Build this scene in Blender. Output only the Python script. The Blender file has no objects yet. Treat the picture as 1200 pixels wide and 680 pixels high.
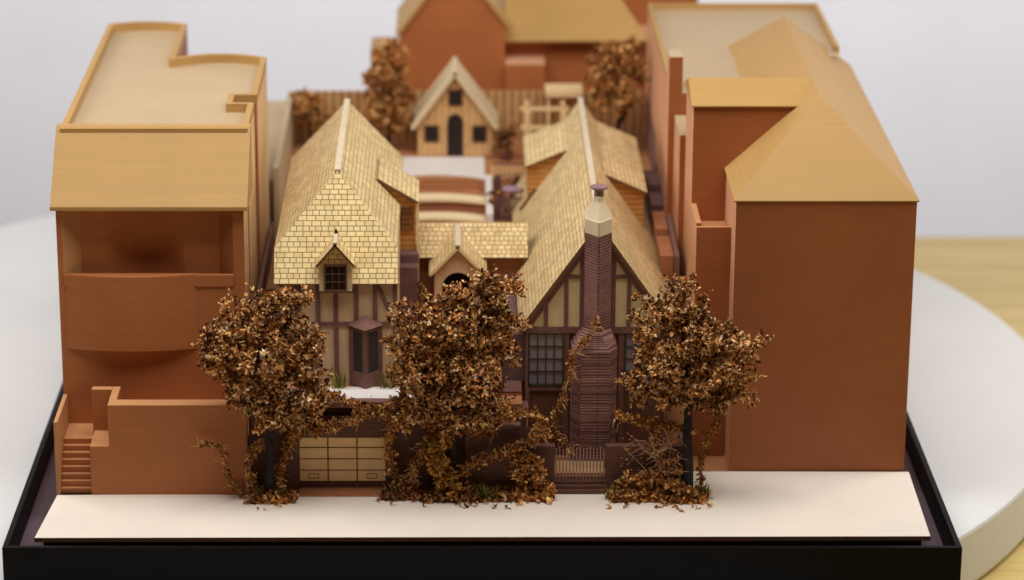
import bpy, bmesh, math, random
from mathutils import Vector, Matrix, noise
random.seed(7)
SC = bpy.context.scene
COL = SC.collection
R = math.radians

# ------------------------------------------------------------------ materials
def _mat(name):
    m = bpy.data.materials.new(name); m.use_nodes = True
    nt = m.node_tree
    return m, nt, nt.nodes, nt.links, nt.nodes['Principled BSDF']

def _ramp(N, stops, interp='LINEAR'):
    r = N.new('ShaderNodeValToRGB'); cr = r.color_ramp; cr.interpolation = interp
    while len(cr.elements) < len(stops): cr.elements.new(0.5)
    for e, (p, c) in zip(cr.elements, stops):
        e.position = p; e.color = (*c, 1)
    return r

def _mix(N, L, a, b, fac, mode='MIX'):
    x = N.new('ShaderNodeMix'); x.data_type = 'RGBA'; x.blend_type = mode
    for key, v in (('Factor', fac), ('A', a), ('B', b)):
        s = [i for i in x.inputs if i.name == key and (i.type == ('VALUE' if key == 'Factor' else 'RGBA'))][0]
        if hasattr(v, 'is_linked'): L.new(v, s)
        elif isinstance(v, (int, float)): s.default_value = v
        else: s.default_value = (*v, 1)
    return [o for o in x.outputs if o.type == 'RGBA'][0]

def _noise(N, L, vec, scale, detail=3, rough=.6):
    n = N.new('ShaderNodeTexNoise'); n.inputs['Scale'].default_value = scale
    n.inputs['Detail'].default_value = detail; n.inputs['Roughness'].default_value = rough
    if vec is not None: L.new(vec, n.inputs['Vector'])
    return n.outputs['Fac']

def _mapped(N, L, out, scale):
    mp = N.new('ShaderNodeMapping'); mp.inputs['Scale'].default_value = scale
    L.new(out, mp.inputs['Vector']); return mp.outputs['Vector']

def _bump(N, L, bsdf, height, strength, dist=.01):
    b = N.new('ShaderNodeBump'); b.inputs['Strength'].default_value = strength
    b.inputs['Distance'].default_value = dist
    L.new(height, b.inputs['Height']); L.new(b.outputs['Normal'], bsdf.inputs['Normal'])

def m_print(name, col, rough=.55, streak=.10, layer=1.0, drift=.10):
    """3D printed plastic: fine horizontal layer lines and faint tone drift"""
    m, nt, N, L, B = _mat(name)
    tc = N.new('ShaderNodeTexCoord').outputs['Object']
    st = _noise(N, L, _mapped(N, L, tc, (.5, .5, 75)), 1.0, 3, .7)
    bl = _noise(N, L, tc, 1.3, 2)
    r = _ramp(N, [(.3, tuple(c*(1-streak) for c in col)), (.7, tuple(min(1, c*(1+streak*.7)) for c in col))])
    L.new(st, r.inputs['Fac'])
    r2 = _ramp(N, [(.25, (1-drift,)*3), (.75, (1+drift*.4,)*3)]); L.new(bl, r2.inputs['Fac'])
    c = _mix(N, L, r.outputs['Color'], r2.outputs['Color'], 1.0, 'MULTIPLY')
    L.new(c, B.inputs['Base Color']); B.inputs['Roughness'].default_value = rough
    B.inputs['Specular IOR Level'].default_value = .3
    wv = N.new('ShaderNodeTexWave'); wv.bands_direction = 'Z'; wv.inputs['Scale'].default_value = 16
    L.new(tc, wv.inputs['Vector'])
    h = _mix(N, L, wv.outputs['Color'], st, .5)
    _bump(N, L, B, h, .12*layer, .01)
    return m

def m_plain(name, col, rough=.6, var=.10, scale=6, bump=.0, spec=.3, metallic=0):
    m, nt, N, L, B = _mat(name)
    tc = N.new('ShaderNodeTexCoord').outputs['Object']
    n = _noise(N, L, tc, scale, 4)
    r = _ramp(N, [(.3, tuple(c*(1-var) for c in col)), (.7, tuple(min(1, c*(1+var)) for c in col))])
    L.new(n, r.inputs['Fac']); L.new(r.outputs['Color'], B.inputs['Base Color'])
    B.inputs['Roughness'].default_value = rough; B.inputs['Specular IOR Level'].default_value = spec
    B.inputs['Metallic'].default_value = metallic
    if bump: _bump(N, L, B, _noise(N, L, tc, scale*6, 4), bump, .01)
    return m

def m_brick(name, c1, c2, mortar, bw, rh, ms, rough=.7, bump=.5, var=.12, bias=0.0):
    m, nt, N, L, B = _mat(name)
    uv = N.new('ShaderNodeTexCoord').outputs['UV']
    ob = N.new('ShaderNodeTexCoord').outputs['Object']
    br = N.new('ShaderNodeTexBrick')
    I = br.inputs
    I['Color1'].default_value = (*c1, 1); I['Color2'].default_value = (*c2, 1); I['Mortar'].default_value = (*mortar, 1)
    I['Scale'].default_value = 1; I['Mortar Size'].default_value = ms; I['Mortar Smooth'].default_value = .25
    I['Bias'].default_value = bias; I['Brick Width'].default_value = bw; I['Row Height'].default_value = rh
    br.offset_frequency = 2; br.offset = .43; br.squash = .72; br.squash_frequency = 3
    # slight hand-cut wander of the engraved lines
    wob = _mix(N, L, uv, N.new('ShaderNodeTexNoise').outputs['Color'], .0)
    L.new(uv, I['Vector'])
    n = _noise(N, L, ob, 5, 4)
    r = _ramp(N, [(.25, (1-var,)*3), (.75, (1+var*.6,)*3)]); L.new(n, r.inputs['Fac'])
    c = _mix(N, L, br.outputs['Color'], r.outputs['Color'], 1.0, 'MULTIPLY')
    L.new(c, B.inputs['Base Color']); B.inputs['Roughness'].default_value = rough
    B.inputs['Specular IOR Level'].default_value = .2
    inv = N.new('ShaderNodeMath'); inv.operation = 'SUBTRACT'; inv.inputs[0].default_value = 1
    L.new(br.outputs['Fac'], inv.inputs[1])
    _bump(N, L, B, inv.outputs[0], bump, .012)
    return m

def m_bands(name, col, line, scale, axis='Y', rough=.7, bump=.4, sharp=(.06, .22)):
    """boards or pickets: dark joint lines across UV"""
    m, nt, N, L, B = _mat(name)
    uv = N.new('ShaderNodeTexCoord').outputs['UV']
    ob = N.new('ShaderNodeTexCoord').outputs['Object']
    wv = N.new('ShaderNodeTexWave'); wv.bands_direction = axis; wv.wave_profile = 'SAW'
    wv.inputs['Scale'].default_value = scale; L.new(uv, wv.inputs['Vector'])
    r = _ramp(N, [(sharp[0], line), (sharp[1], col)]); L.new(wv.outputs['Fac'], r.inputs['Fac'])
    n = _noise(N, L, ob, 7, 4); r2 = _ramp(N, [(.25, (.82,)*3), (.75, (1.1,)*3)]); L.new(n, r2.inputs['Fac'])
    L.new(_mix(N, L, r.outputs['Color'], r2.outputs['Color'], 1.0, 'MULTIPLY'), B.inputs['Base Color'])
    B.inputs['Roughness'].default_value = rough; B.inputs['Specular IOR Level'].default_value = .2
    _bump(N, L, B, wv.outputs['Fac'], bump, .012)
    return m

def m_leaf(name, stops, rough=.75):
    m, nt, N, L, B = _mat(name)
    g = N.new('ShaderNodeNewGeometry')
    r = _ramp(N, stops); L.new(g.outputs['Random Per Island'], r.inputs['Fac'])
    ob = N.new('ShaderNodeTexCoord').outputs['Object']
    n = _noise(N, L, ob, 3.2, 3); r2 = _ramp(N, [(.3, (.5,)*3), (.68, (1.25,)*3)]); L.new(n, r2.inputs['Fac'])
    L.new(_mix(N, L, r.outputs['Color'], r2.outputs['Color'], 1.0, 'MULTIPLY'), B.inputs['Base Color'])
    B.inputs['Roughness'].default_value = rough; B.inputs['Specular IOR Level'].default_value = .06
    return m

def m_wood(name):
    m, nt, N, L, B = _mat(name)
    ob = N.new('ShaderNodeTexCoord').outputs['Object']
    n = _noise(N, L, _mapped(N, L, ob, (.12, 2.2, 1)), 2.0, 5, .65)
    r = _ramp(N, [(.3, (.60, .42, .135)), (.5, (.72, .54, .20)), (.72, (.80, .63, .26))]); L.new(n, r.inputs['Fac'])
    L.new(r.outputs['Color'], B.inputs['Base Color']); B.inputs['Roughness'].default_value = .45
    _bump(N, L, B, n, .08, .02)
    return m

M = {}
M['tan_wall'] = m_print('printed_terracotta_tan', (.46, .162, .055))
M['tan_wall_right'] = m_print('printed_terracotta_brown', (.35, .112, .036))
M['tan_back'] = m_print('printed_terracotta_rear', (.44, .145, .045))
M['tan_lit'] = m_print('printed_tan_lit', (.55, .27, .115), streak=.05)  # wall tan as if lit from above, the light put into the colour
M['terracotta_lit'] = m_print('printed_terracotta_lit', (.70, .37, .21), streak=.08)  # lit copy of the wall terracotta, brightness painted into the base colour
M['sand_lit'] = m_print('printed_sand_lit', (.80, .55, .29), streak=.08)  # lit tone for right-facing walls, side light put into the colour
M['tan_roof'] = m_print('printed_sand_roof', (.49, .29, .098), streak=.07, layer=.6, drift=.05)
M['tan_deck'] = m_print('printed_sand_deck', (.51, .375, .225), streak=.05, layer=.4, drift=.03)
M['plaster'] = m_plain('cream_plaster_card', (.70, .48, .29), .8, .08, 5)
M['gable_plaster'] = m_plain('pale_plaster_card', (.80, .62, .34), .8, .06, 5)
M['timber'] = m_plain('purple_brown_timber', (.21, .10, .08), .75, .2, 12)
M['lower_wall'] = m_plain('dark_brown_card', (.15, .062, .035), .8, .15, 6)
M['shingle_front'] = m_brick('engraved_shingle_front', (.96, .77, .39), (.76, .52, .23), (.27, .125, .04), .108, .066, .0048, bias=-.45)
M['shingle_side'] = m_brick('engraved_shingle_side', (.84, .66, .36), (.60, .43, .19), (.34, .20, .075), .085, .068, .006, bias=-.2, bump=.35, var=.2)
M['ridge'] = m_plain('pale_ridge_strip', (.62, .51, .36), .6, .05)
M['burnt'] = m_plain('laser_burnt_edge', (.16, .07, .03), .8, .2, 10)
M['brick'] = m_brick('plum_chimney_brick', (.36, .18, .155), (.28, .135, .112), (.08, .036, .03), 3.0, .037, .006, bump=1.0, var=.2)
M['stucco'] = m_plain('cream_chimney_stucco', (.66, .56, .37), .7, .05)
M['cottage_roof'] = m_plain('cream_cottage_roof', (.70, .56, .35), .7, .06)
M['dark_glass'] = m_plain('dark_window_film', (.045, .035, .034), .3, .1, 4, spec=.4)
M['pot'] = m_plain('mauve_chimney_pot', (.26, .14, .145), .6, .15)
M['siding'] = m_bands('orange_clapboard', (.62, .30, .085), (.16, .06, .018), 4.3, 'Y')
M['fence'] = m_bands('striped_fence_board', (.58, .34, .15), (.22, .09, .03), 2.6, 'X', sharp=(.05,.5))
M['fence_side'] = m_plain('pale_fence_card', (.50, .39, .24), .7, .08)
M['glass'] = m_plain('dusky_window_film', (.24, .20, .245), .25, .1, 4, spec=.5)
M['bar'] = m_plain('dark_lead_bar', (.05, .032, .018), .6, .1)
M['dark'] = m_plain('unlit_opening', (.022, .012, .01), .8, .2)
M['garage_door'] = m_plain('tan_door_card', (.96, .66, .34), .7, .06, 5)
M['door_line'] = m_plain('brown_door_joint', (.30, .15, .055), .8, .2, 10)
M['garden_wall'] = m_brick('dark_garden_brick', (.17, .078, .058), (.145, .064, .048), (.09, .04, .03), .16, .04, .004, bump=.3)
M['white'] = m_plain('white_card', (.74, .69, .645), .6, .04, 3)
M['terrace'] = m_plain('pale_terrace_card', (.80, .76, .74), .6, .04, 3)
M['road'] = m_plain('cream_pavement_card', (.82, .73, .635), .6, .035, 1.6, bump=.04)
M['black'] = m_plain('black_acrylic', (.004, .003, .003), .5, .25, 3, spec=.1)
M['tray_floor'] = m_plain('plum_grey_tray_floor', (.13, .09, .11), .6, .08)
M['turntable'] = m_plain('white_turntable', (.77, .785, .78), .5, .02, 1)
M['table'] = m_wood('pale_wood_table')
M['wall'] = m_plain('lavender_grey_wall', (.60, .575, .59), .9, .02, .5)
M['soil'] = m_plain('terracotta_earth', (.40, .16, .075), .85, .15, 5)
M['ground'] = m_print('printed_site_ground', (.45, .20, .085))
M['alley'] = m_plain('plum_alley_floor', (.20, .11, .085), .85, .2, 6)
M['lip'] = m_plain('cream_terrace_lip', (.82, .66, .40), .7, .05)
M['plum'] = m_plain('plum_metal', (.155, .080, .078), .6, .2, 9)
M['plank'] = m_bands('tan_cottage_plank', (.68, .41, .18), (.50, .27, .10), 3.2, 'X', sharp=(.05,.3))
M['picket'] = m_plain('dusty_picket', (.42, .24, .19), .6, .15, 9)
M['mauve'] = m_plain('mauve_table_top', (.42, .27, .36), .5, .1)
M['cream_post'] = m_plain('cream_post', (.80, .58, .30), .7, .06)
M['trunk'] = m_plain('charcoal_bark', (.030, .024, .027), .9, .5, 14, bump=.9)
M['trunk_back'] = m_plain('brown_bark', (.05, .03, .022), .9, .4, 14, bump=.7)
LS = [(0, (.04, .014, .006)), (.3, (.20, .065, .018)), (.48, (.60, .245, .075)), (.70, (.86, .48, .17)), (.9, (.92, .66, .34)), (1, (.88, .70, .50))]
M['leaf'] = m_leaf('dried_flower_foliage', LS)
M['leaf_dark'] = m_leaf('rust_dried_foliage', [(0, (.03, .012, .006)), (.3, (.15, .05, .016)), (.6, (.36, .14, .045)), (.85, (.58, .28, .10)), (1, (.8, .55, .28))])
M['leaf_back'] = m_leaf('ochre_dried_foliage', [(0, (.11, .038, .015)), (.4, (.46, .19, .055)), (.8, (.74, .38, .12)), (1, (.85, .56, .24))])
M['moss'] = m_leaf('rusty_moss', [(0, (.08, .026, .009)), (.3, (.36, .13, .035)), (.65, (.66, .30, .09)), (.9, (.84, .50, .17)), (1, (.9, .68, .34))])
M['moss_yellow'] = m_leaf('ochre_moss', [(0, (.16, .06, .015)), (.5, (.55, .26, .06)), (1, (.78, .48, .13))])
M['grass'] = m_leaf('olive_grass_blades', [(0, (.07, .055, .012)), (.5, (.24, .21, .045)), (1, (.46, .40, .10))])
M['straw'] = m_plain('straw_thread', (.62, .36, .15), .8, .3, 20)
M['twig'] = m_plain('pale_twig', (.40, .22, .12), .8, .3, 20)

# ------------------------------------------------------------------ mesh helpers
def side_faces(o, mat, lim=.6, xmin=-99):  # recolours sideways faces, so lit and shaded sides are painted in
    o.data.materials.append(mat); k = len(o.data.materials)-1
    for p in o.data.polygons:
        if abs(p.normal.x) > lim and p.center.x+o.parent.location.x > xmin: p.material_index = k

def top_faces(o, mat):  # paler upward faces: top light put into the colour
    o.data.materials.append(mat); k = len(o.data.materials)-1
    for p in o.data.polygons:
        if p.normal.z > .9: p.material_index = k
    return o

class MB:
    def __init__(s): s.v = []; s.f = []; s.m = []
    def face(s, pts, mi=0):
        b = len(s.v); s.v += [tuple(p) for p in pts]; s.f.append(tuple(range(b, b+len(pts)))); s.m.append(mi)
    def raw(s, vs, fs, mi=0):
        b = len(s.v); s.v += [tuple(p) for p in vs]
        for f in fs: s.f.append(tuple(i+b for i in f)); s.m.append(mi)
        return s
    def box(s, x0, x1, y0, y1, z0, z1, mi=0):
        vs = [(x0,y0,z0),(x1,y0,z0),(x1,y1,z0),(x0,y1,z0),(x0,y0,z1),(x1,y0,z1),(x1,y1,z1),(x0,y1,z1)]
        return s.raw(vs, [(3,2,1,0),(4,5,6,7),(0,1,5,4),(1,2,6,5),(2,3,7,6),(3,0,4,7)], mi)
    def prism(s, poly, z0, z1, mi=0):
        """plan polygon (ccw) raised from z0 to z1"""
        n = len(poly)
        vs = [(x,y,z0) for x,y in poly] + [(x,y,z1) for x,y in poly]
        fs = [tuple(range(n-1,-1,-1)), tuple(range(n,2*n))] + [(i,(i+1)%n,(i+1)%n+n,i+n) for i in range(n)]
        return s.raw(vs, fs, mi)
    def prism_x(s, prof, x0, x1, mi=0):
        """(y,z) profile swept along x"""
        n = len(prof)
        vs = [(x0,y,z) for y,z in prof] + [(x1,y,z) for y,z in prof]
        fs = [tuple(range(n-1,-1,-1)), tuple(range(n,2*n))] + [(i,(i+1)%n,(i+1)%n+n,i+n) for i in range(n)]
        return s.raw(vs, fs, mi)
    def prism_y(s, prof, y0, y1, mi=0):
        """(x,z) profile swept along y"""
        n = len(prof)
        vs = [(x,y0,z) for x,z in prof] + [(x,y1,z) for x,z in prof]
        fs = [tuple(range(n)), tuple(range(2*n-1,n-1,-1))] + [(i,i+n,(i+1)%n+n,(i+1)%n) for i in range(n)]
        return s.raw(vs, fs, mi)
    def slab(s, poly, t, mi=0, edge=None):
        """thick sheet under a 3D polygon; its cut edges can take another material"""
        P = [Vector(p) for p in poly]
        nrm = sum(((P[i]-P[0]).cross(P[i+1]-P[0]) for i in range(1, len(P)-1)), Vector())
        if nrm.z < 0: P.reverse(); nrm = -nrm
        nrm.normalize(); Q = [p - nrm*t for p in P]; n = len(P)
        s.raw(P+Q, [tuple(range(n)), tuple(range(2*n-1,n-1,-1))], mi)
        s.raw(P+Q, [(i,i+n,(i+1)%n+n,(i+1)%n) for i in range(n)], mi if edge is None else edge)
        return s
    def bar(s, a, b, w, d, out=(0,-1,0), mi=0):
        """rectangular bar from a to b, w wide, standing d proud towards out"""
        a, b, o = Vector(a), Vector(b), Vector(out)
        u = (b-a).normalized(); side = u.cross(o).normalized()*w/2; o = o*d
        vs = [a-side, a+side, b+side, b-side]; vs += [p+o for p in vs]
        return s.raw(vs, [(0,1,2,3),(7,6,5,4),(0,4,5,1),(1,5,6,2),(2,6,7,3),(3,7,4,0)], mi)
    def lathe(s, cx, cy, prof, n=24, mi=0):
        vs = []; fs = []
        for r, z in prof:
            for k in range(n):
                a = 2*math.pi*k/n; vs.append((cx+r*math.cos(a), cy+r*math.sin(a), z))
        for j in range(len(prof)-1):
            for k in range(n): fs.append((j*n+k, j*n+(k+1)%n, (j+1)*n+(k+1)%n, (j+1)*n+k))
        fs.append(tuple(range(n-1,-1,-1))); fs.append(tuple(range((len(prof)-1)*n, len(prof)*n)))
        return s.raw(vs, fs, mi)
    def loft(s, loops, mi=0):
        n = len(loops[0]); vs = [p for l in loops for p in l]; fs = []
        for j in range(len(loops)-1):
            for k in range(n): fs.append((j*n+k, j*n+(k+1)%n, (j+1)*n+(k+1)%n, (j+1)*n+k))
        fs.append(tuple(range(n-1,-1,-1))); fs.append(tuple(range((len(loops)-1)*n, len(loops)*n)))
        return s.raw(vs, fs, mi)
    def tube(s, pts, rads, n=7, mi=0):
        loops = []; pts = [Vector(p) for p in pts]
        for i, p in enumerate(pts):
            d = (pts[min(i+1,len(pts)-1)] - pts[max(i-1,0)]).normalized()
            u = d.cross(Vector((.31,.87,.2))).normalized(); w = d.cross(u); r = rads[i] if hasattr(rads,'__len__') else rads
            loops.append([p + (u*math.cos(2*math.pi*k/n) + w*math.sin(2*math.pi*k/n))*r for k in range(n)])
        return s.loft(loops, mi)
    def build(s, name, mats, parent=None, bevel=0, smooth=False, recalc=True):
        if not isinstance(mats, (list, tuple)): mats = [mats]
        off = parent_origin(parent)
        me = bpy.data.meshes.new(name)
        me.from_pydata([(x-off[0], y-off[1], z-off[2]) for x, y, z in s.v], [], s.f)
        for m in mats: me.materials.append(m)
        for p, mi in zip(me.polygons, s.m): p.material_index = mi; p.use_smooth = smooth
        if recalc:
            bm = bmesh.new(); bm.from_mesh(me); bmesh.ops.recalc_face_normals(bm, faces=bm.faces); bm.to_mesh(me); bm.free()
            autouv(me)
        o = bpy.data.objects.new(name, me); COL.objects.link(o); o.parent = parent
        if bevel:
            b = o.modifiers.new('edge', 'BEVEL'); b.width = bevel; b.segments = 2; b.limit_method = 'ANGLE'; b.angle_limit = R(40)
        return o

def autouv(me):
    """metric UVs: u along the level direction of each face, v up its slope"""
    uvl = me.uv_layers.new(name='UVMap').data; Z = Vector((0,0,1))
    for p in me.polygons:
        n = p.normal
        if abs(n.z) > .999: u, v = Vector((1,0,0)), Vector((0,1,0))
        else: u = Z.cross(n).normalized(); v = n.cross(u)
        for li in p.loop_indices:
            c = me.vertices[me.loops[li].vertex_index].co; uvl[li].uv = (c.dot(u), c.dot(v))

ORIG = {}
def parent_origin(o):
    while o is not None:
        if o.name in ORIG: return ORIG[o.name]
        o = o.parent
    return (0,0,0)

def thing(name, label, cat, loc=(0,0,0), group=None):
    o = bpy.data.objects.new(name, None); COL.objects.link(o); o.location = loc; o.empty_display_size = .2
    ORIG[o.name] = loc; o['label'] = label; o['category'] = cat
    if group: o['group'] = group
    return o
def tag(o, label, cat, group=None):
    o['label'] = label; o['category'] = cat
    if group: o['group'] = group
    return o
def single(mb, name, mats, label, cat, loc, group=None, **kw):
    """a thing that is one mesh, origin at its base"""
    mb.v = [(x-loc[0], y-loc[1], z-loc[2]) for x, y, z in mb.v]
    o = mb.build(name, mats, None, **kw); o.location = loc
    return tag(o, label, cat, group)
def structure(o): o['kind'] = 'structure'; return o

# ------------------------------------------------------------------ setting
structure(MB().box(-40, 40, -14, 16.3, -1.4, -.83).build('table_surface', M['table']))
structure(MB().box(-110, 110, 45, 45.5, -40, 60).build('wall', M['wall']))

single(MB().lathe(-1.34, 7.4, [(9.25,-.826),(9.33,-.80),(9.37,-.72),(9.37,-.05),(9.355,-.015),(9.32,0)], 160),
       'turntable', M['turntable'], 'large round white turntable under the black tray', 'turntable', (-1.34,7.4,-.826))

tray = thing('display_tray', 'shallow black tray with plum grey floor holding the whole model', 'tray', (0,6.8,.004))
MB().box(-5.56, 5.56, .07, 13.53, .004, .10).build('tray_floor', M['tray_floor'], tray)
MB().box(-5.63, 5.63, 0, .07, .004, .45).build('side_panel', M['black'], tray, bevel=.006)
MB().box(-5.63, 5.63, 13.53, 13.6, .004, .45).build('side_panel', M['black'], tray, bevel=.006)
MB().box(-5.63, -5.56, .07, 13.53, .004, .45).build('side_panel', M['black'], tray, bevel=.006)
MB().box(5.56, 5.63, .07, 13.53, .004, .45).build('side_panel', M['black'], tray, bevel=.006)

# pavement sheet on its black base
pv = [(-5.29,.31),(5.31,.36),(5.345,2.40),(2.62,2.42),(2.60,1.76),(-5.19,1.64)]
structure(MB().prism(pv, .392, .446).build('pavement', [M['road']], None, bevel=.004))
pe = MB()
for i in range(len(pv)):
    a, b = Vector((*pv[i],0)), Vector((*pv[(i+1)%len(pv)],0)); d = (b-a).normalized(); o = Vector((d.y,-d.x,0))*.003
    pe.raw([a+o+Vector((0,0,.390)), b+o+Vector((0,0,.390)), b+o+Vector((0,0,.442)), a+o+Vector((0,0,.442))], [(0,1,2,3)])
structure(pe.build('pavement_edge', M['burnt']))
structure(MB().prism([(-5.2,.40),(5.22,.44),(5.26,2.3),(2.5,2.3),(2.5,1.7),(-5.1,1.58)], .10, .391).build('pavement_base', M['black']))

# stepped site ground under the buildings
g = MB()
g.box(-5.17, 2.58, 1.78, 13.3, .101, .44)
g.box(2.585, 5.26, 2.45, 13.3, .101, .438)
g.box(-2.80, .50, 2.12, 4.9, .44, 1.595)
g.box(.505, 2.60, 1.80, 2.6, .44, .63)
g.box(.505, 2.60, 2.6, 4.6, .44, 1.60)
g.box(-2.80, 2.60, 4.9, 8.75, .44, 2.02)
g.box(-2.78, 2.52, 8.75, 11.2, .44, 2.40)
g.box(-1.7, 3.6, 11.2, 13.3, .44, 2.30)
structure(g.build('ground', M['ground']))
al = MB()
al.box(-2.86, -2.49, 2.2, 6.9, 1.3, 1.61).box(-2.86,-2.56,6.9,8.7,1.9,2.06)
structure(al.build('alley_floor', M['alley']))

# ------------------------------------------------------------------ left massing block
lb = thing('apartment_block', 'plain tan block with sloped front roof and curved balcony, left of the shingled houses', 'building', (-4.05,5.5,.44))
w = MB()
arc = lambda x0, x1, y, h, n=8: [(x0+(x1-x0)*k/n, y+h*(1-(2*k/n-1)**2)) for k in range(n+1)]
body = [(-5.2,3.35),(-2.885,3.35),(-2.885,4.62),(-3.16,4.62),(-3.16,5.0),(-2.87,5.0)] + arc(-2.87,-4.10,7.0,.22) + arc(-4.11,-5.22,8.95,.16)
w.prism(body, .44, 4.50)
w.box(-5.2,-2.9,2.65,3.35,.44,2.82)
w.prism([(-5.2,2.65),(-5.13,2.65),(-4.93,2.82),(-4.62,2.82),(-4.52,2.86),(-4.38,2.92),(-4.22,2.96),(-4.05,2.97),(-3.90,2.94),(-3.76,2.88),(-3.66,2.82),(-3.22,2.82),(-3.04,2.65),(-2.9,2.65),(-2.9,3.35),(-5.2,3.35)], 2.82, 3.76)
w.box(-5.2,-2.9,2.65,3.35,3.76,3.84)
bw = w.build('wall', M['tan_wall'], lb, bevel=.006)
side_faces(bw, M['tan_wall_right'], .6); side_faces(bw, M['sand_lit'], .93, -2.95)  # darker splays and lit right-hand walls are painted in by facing
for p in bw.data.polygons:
    if .6 < p.normal.x < .93 and p.center.x+bw.parent.location.x < -4.9: p.material_index = len(bw.data.materials)  # outer left splay painted as the lit one
bw.data.materials.append(M['tan_lit'])
# deck and parapet
dk = MB(); dk.prism([(x*1.0,y) for x,y in body], 4.501, 4.506); dk.build('roof_deck', M['tan_deck'], lb)
def inset(poly, t):
    out = []; n = len(poly)
    for i in range(n):
        p, q, u = Vector(poly[i-1]), Vector(poly[i]), Vector(poly[(i+1)%n])
        d1, d2 = (q-p).normalized(), (u-q).normalized(); n1, n2 = Vector((-d1.y,d1.x)), Vector((-d2.y,d2.x))
        m = (n1+n2).normalized(); out.append(tuple(q+m*t/max(.35,m.dot(n1))))
    return out
def clean(poly): return [p for i, p in enumerate(poly) if (Vector(p)-Vector(poly[i-1])).length > .03]
ring = clean(body); inn = inset(ring, .075); n = len(ring); pp = MB()
z0, z1 = 4.505, 4.62
pp.raw([(*p,z0) for p in ring]+[(*p,z1) for p in ring]+[(*p,z1) for p in inn]+[(*p,z0) for p in inn],
       [f for i in range(n) for j in [(i+1)%n] for f in ((i,j,j+n,i+n),(i+n,j+n,j+2*n,i+2*n),(i+2*n,j+2*n,j+3*n,i+3*n))])
pp.build('parapet', M['tan_roof'], lb)
MB().prism_x([(2.55,3.80),(2.55,3.85),(2.70,3.97),(3.42,4.63),(3.56,4.63),(3.56,3.80)], -5.255, -2.85).build('sloped_roof', M['tan_roof'], lb, bevel=.006)
bal = arc(-5.12,-3.50,2.645,-.13,16)
MB().prism(bal+[(-3.50,2.68),(-5.12,2.68)], 1.99, 2.965).box(-5.13,-3.04,2.63,2.68,2.80,2.958).build('balcony', M['tan_wall'], lb, bevel=.008)
# front yard wall with stair
yw = thing('stepped_yard_wall', 'tan printed yard wall with a flight of narrow steps at its left end', 'wall', (-4,2.1,.44))
y = MB()
y.prism_y([(-4.77,.44),(-2.85,.44),(-2.85,1.615),(-4.535,1.615),(-4.535,1.08),(-4.77,1.08)],1.65,1.85)
y.box(-4.535,-4.44,1.85,2.31,.44,1.615)
y.box(-4.79,-4.535,2.2,2.31,.44,1.615)
y.box(-4.77,-4.535,1.85,2.2,.44,1.08)
y.box(-4.44,-2.85,1.85,2.645,.44,1.12)
top_faces(y.build('wall', M['tan_wall'], yw, bevel=.007), M['tan_lit'])
s_ = MB()
for k in range(8):
    s_.box(-5.148,-4.772,1.70+k*.06,2.646,.44+k*.07,.44+(k+1)*.07)
s_.box(-4.772,-4.44,2.315,2.646,.44,1.0)
top_faces(s_.build('stair', M['tan_wall'], yw, bevel=.004), M['tan_lit'])
MB().box(-5.2,-5.15,1.66,2.645,.44,1.39).build('side_wall', M['tan_lit'], yw, bevel=.005)

# low rear massing behind the left block
single(MB().box(-4.05,-2.83,7.3,11.6,.44,2.80), 'low_block', M['tan_deck'], 'low flat pale block between the left tan building and the striped fence', 'building', (-3.4,9.4,.44), bevel=.006)

# ------------------------------------------------------------------ right massing block
rb = thing('corner_block', 'tall tan printed block with a pyramid hip roof and flat rear roof, at the right', 'building', (4.0,6.5,.44))
w = MB()
w.box(3.09,5.285,2.43,8.8,.438,3.96)
w.box(2.66,4.0,3.84,5.0,.439,4.77)
w.box(2.52,3.09,6.4,10.9,.438,4.38)
w.box(3.09,5.02,8.8,10.9,.438,4.38)
w.box(2.50,2.68,6.0,6.4,.438,4.87)
w.box(2.585,3.09,5.0,6.0,.438,4.08)
w.box(2.68,3.09,6.0,6.4,.438,4.38)
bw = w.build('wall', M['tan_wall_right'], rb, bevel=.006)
side_faces(bw, M['terracotta_lit']); top_faces(bw, M['tan_deck'])
# roof: hips from a level ridge
rf = MB(); e = 3.974; rz = 5.0
A=(3.065,2.405,e); B_=(5.31,2.405,e); C_=(5.31,9.15,e); D=(3.065,9.15,e); P=(4.19,3.61,rz); Q=(4.19,7.79,rz)
rf.slab([A,B_,P],.03).slab([B_,C_,Q,P],.03).slab([C_,D,Q],.03)
mid = lambda X: e+(X-3.065)*(rz-e)/1.125
rf.slab([A,P,Q,(D[0],D[1],e)],.03)
rf.build('hip_roof', M['tan_roof'], rb)
cg = MB().prism_x([(3.80,4.775),(3.80,4.79),(4.40,5.0),(5.0,4.79),(5.0,4.775)], 2.63, 4.16)
cg.build('cross_roof', M['tan_roof'], rb)
dk = MB().box(2.53,3.62,6.41,10.86,4.38,4.386).box(3.62,5.0,8.0,10.86,4.38,4.387); dk.build('roof_deck', M['tan_deck'], rb)
pp = MB().box(2.52,2.58,6.4,10.9,4.38,4.47).box(2.58,4.96,10.84,10.9,4.38,4.47).box(4.96,5.02,8.2,10.9,4.38,4.47)
pp.build('parapet', M['tan_roof'], rb)
b = MB().box(2.66,3.088,2.95,3.838,.438,3.28).box(2.66,3.088,2.95,3.0,3.28,3.47).box(2.66,2.725,3.0,3.838,3.28,3.51)
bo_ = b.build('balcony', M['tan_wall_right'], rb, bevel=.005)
side_faces(bo_, M['terracotta_lit']); top_faces(bo_, M['tan_lit'])

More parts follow.
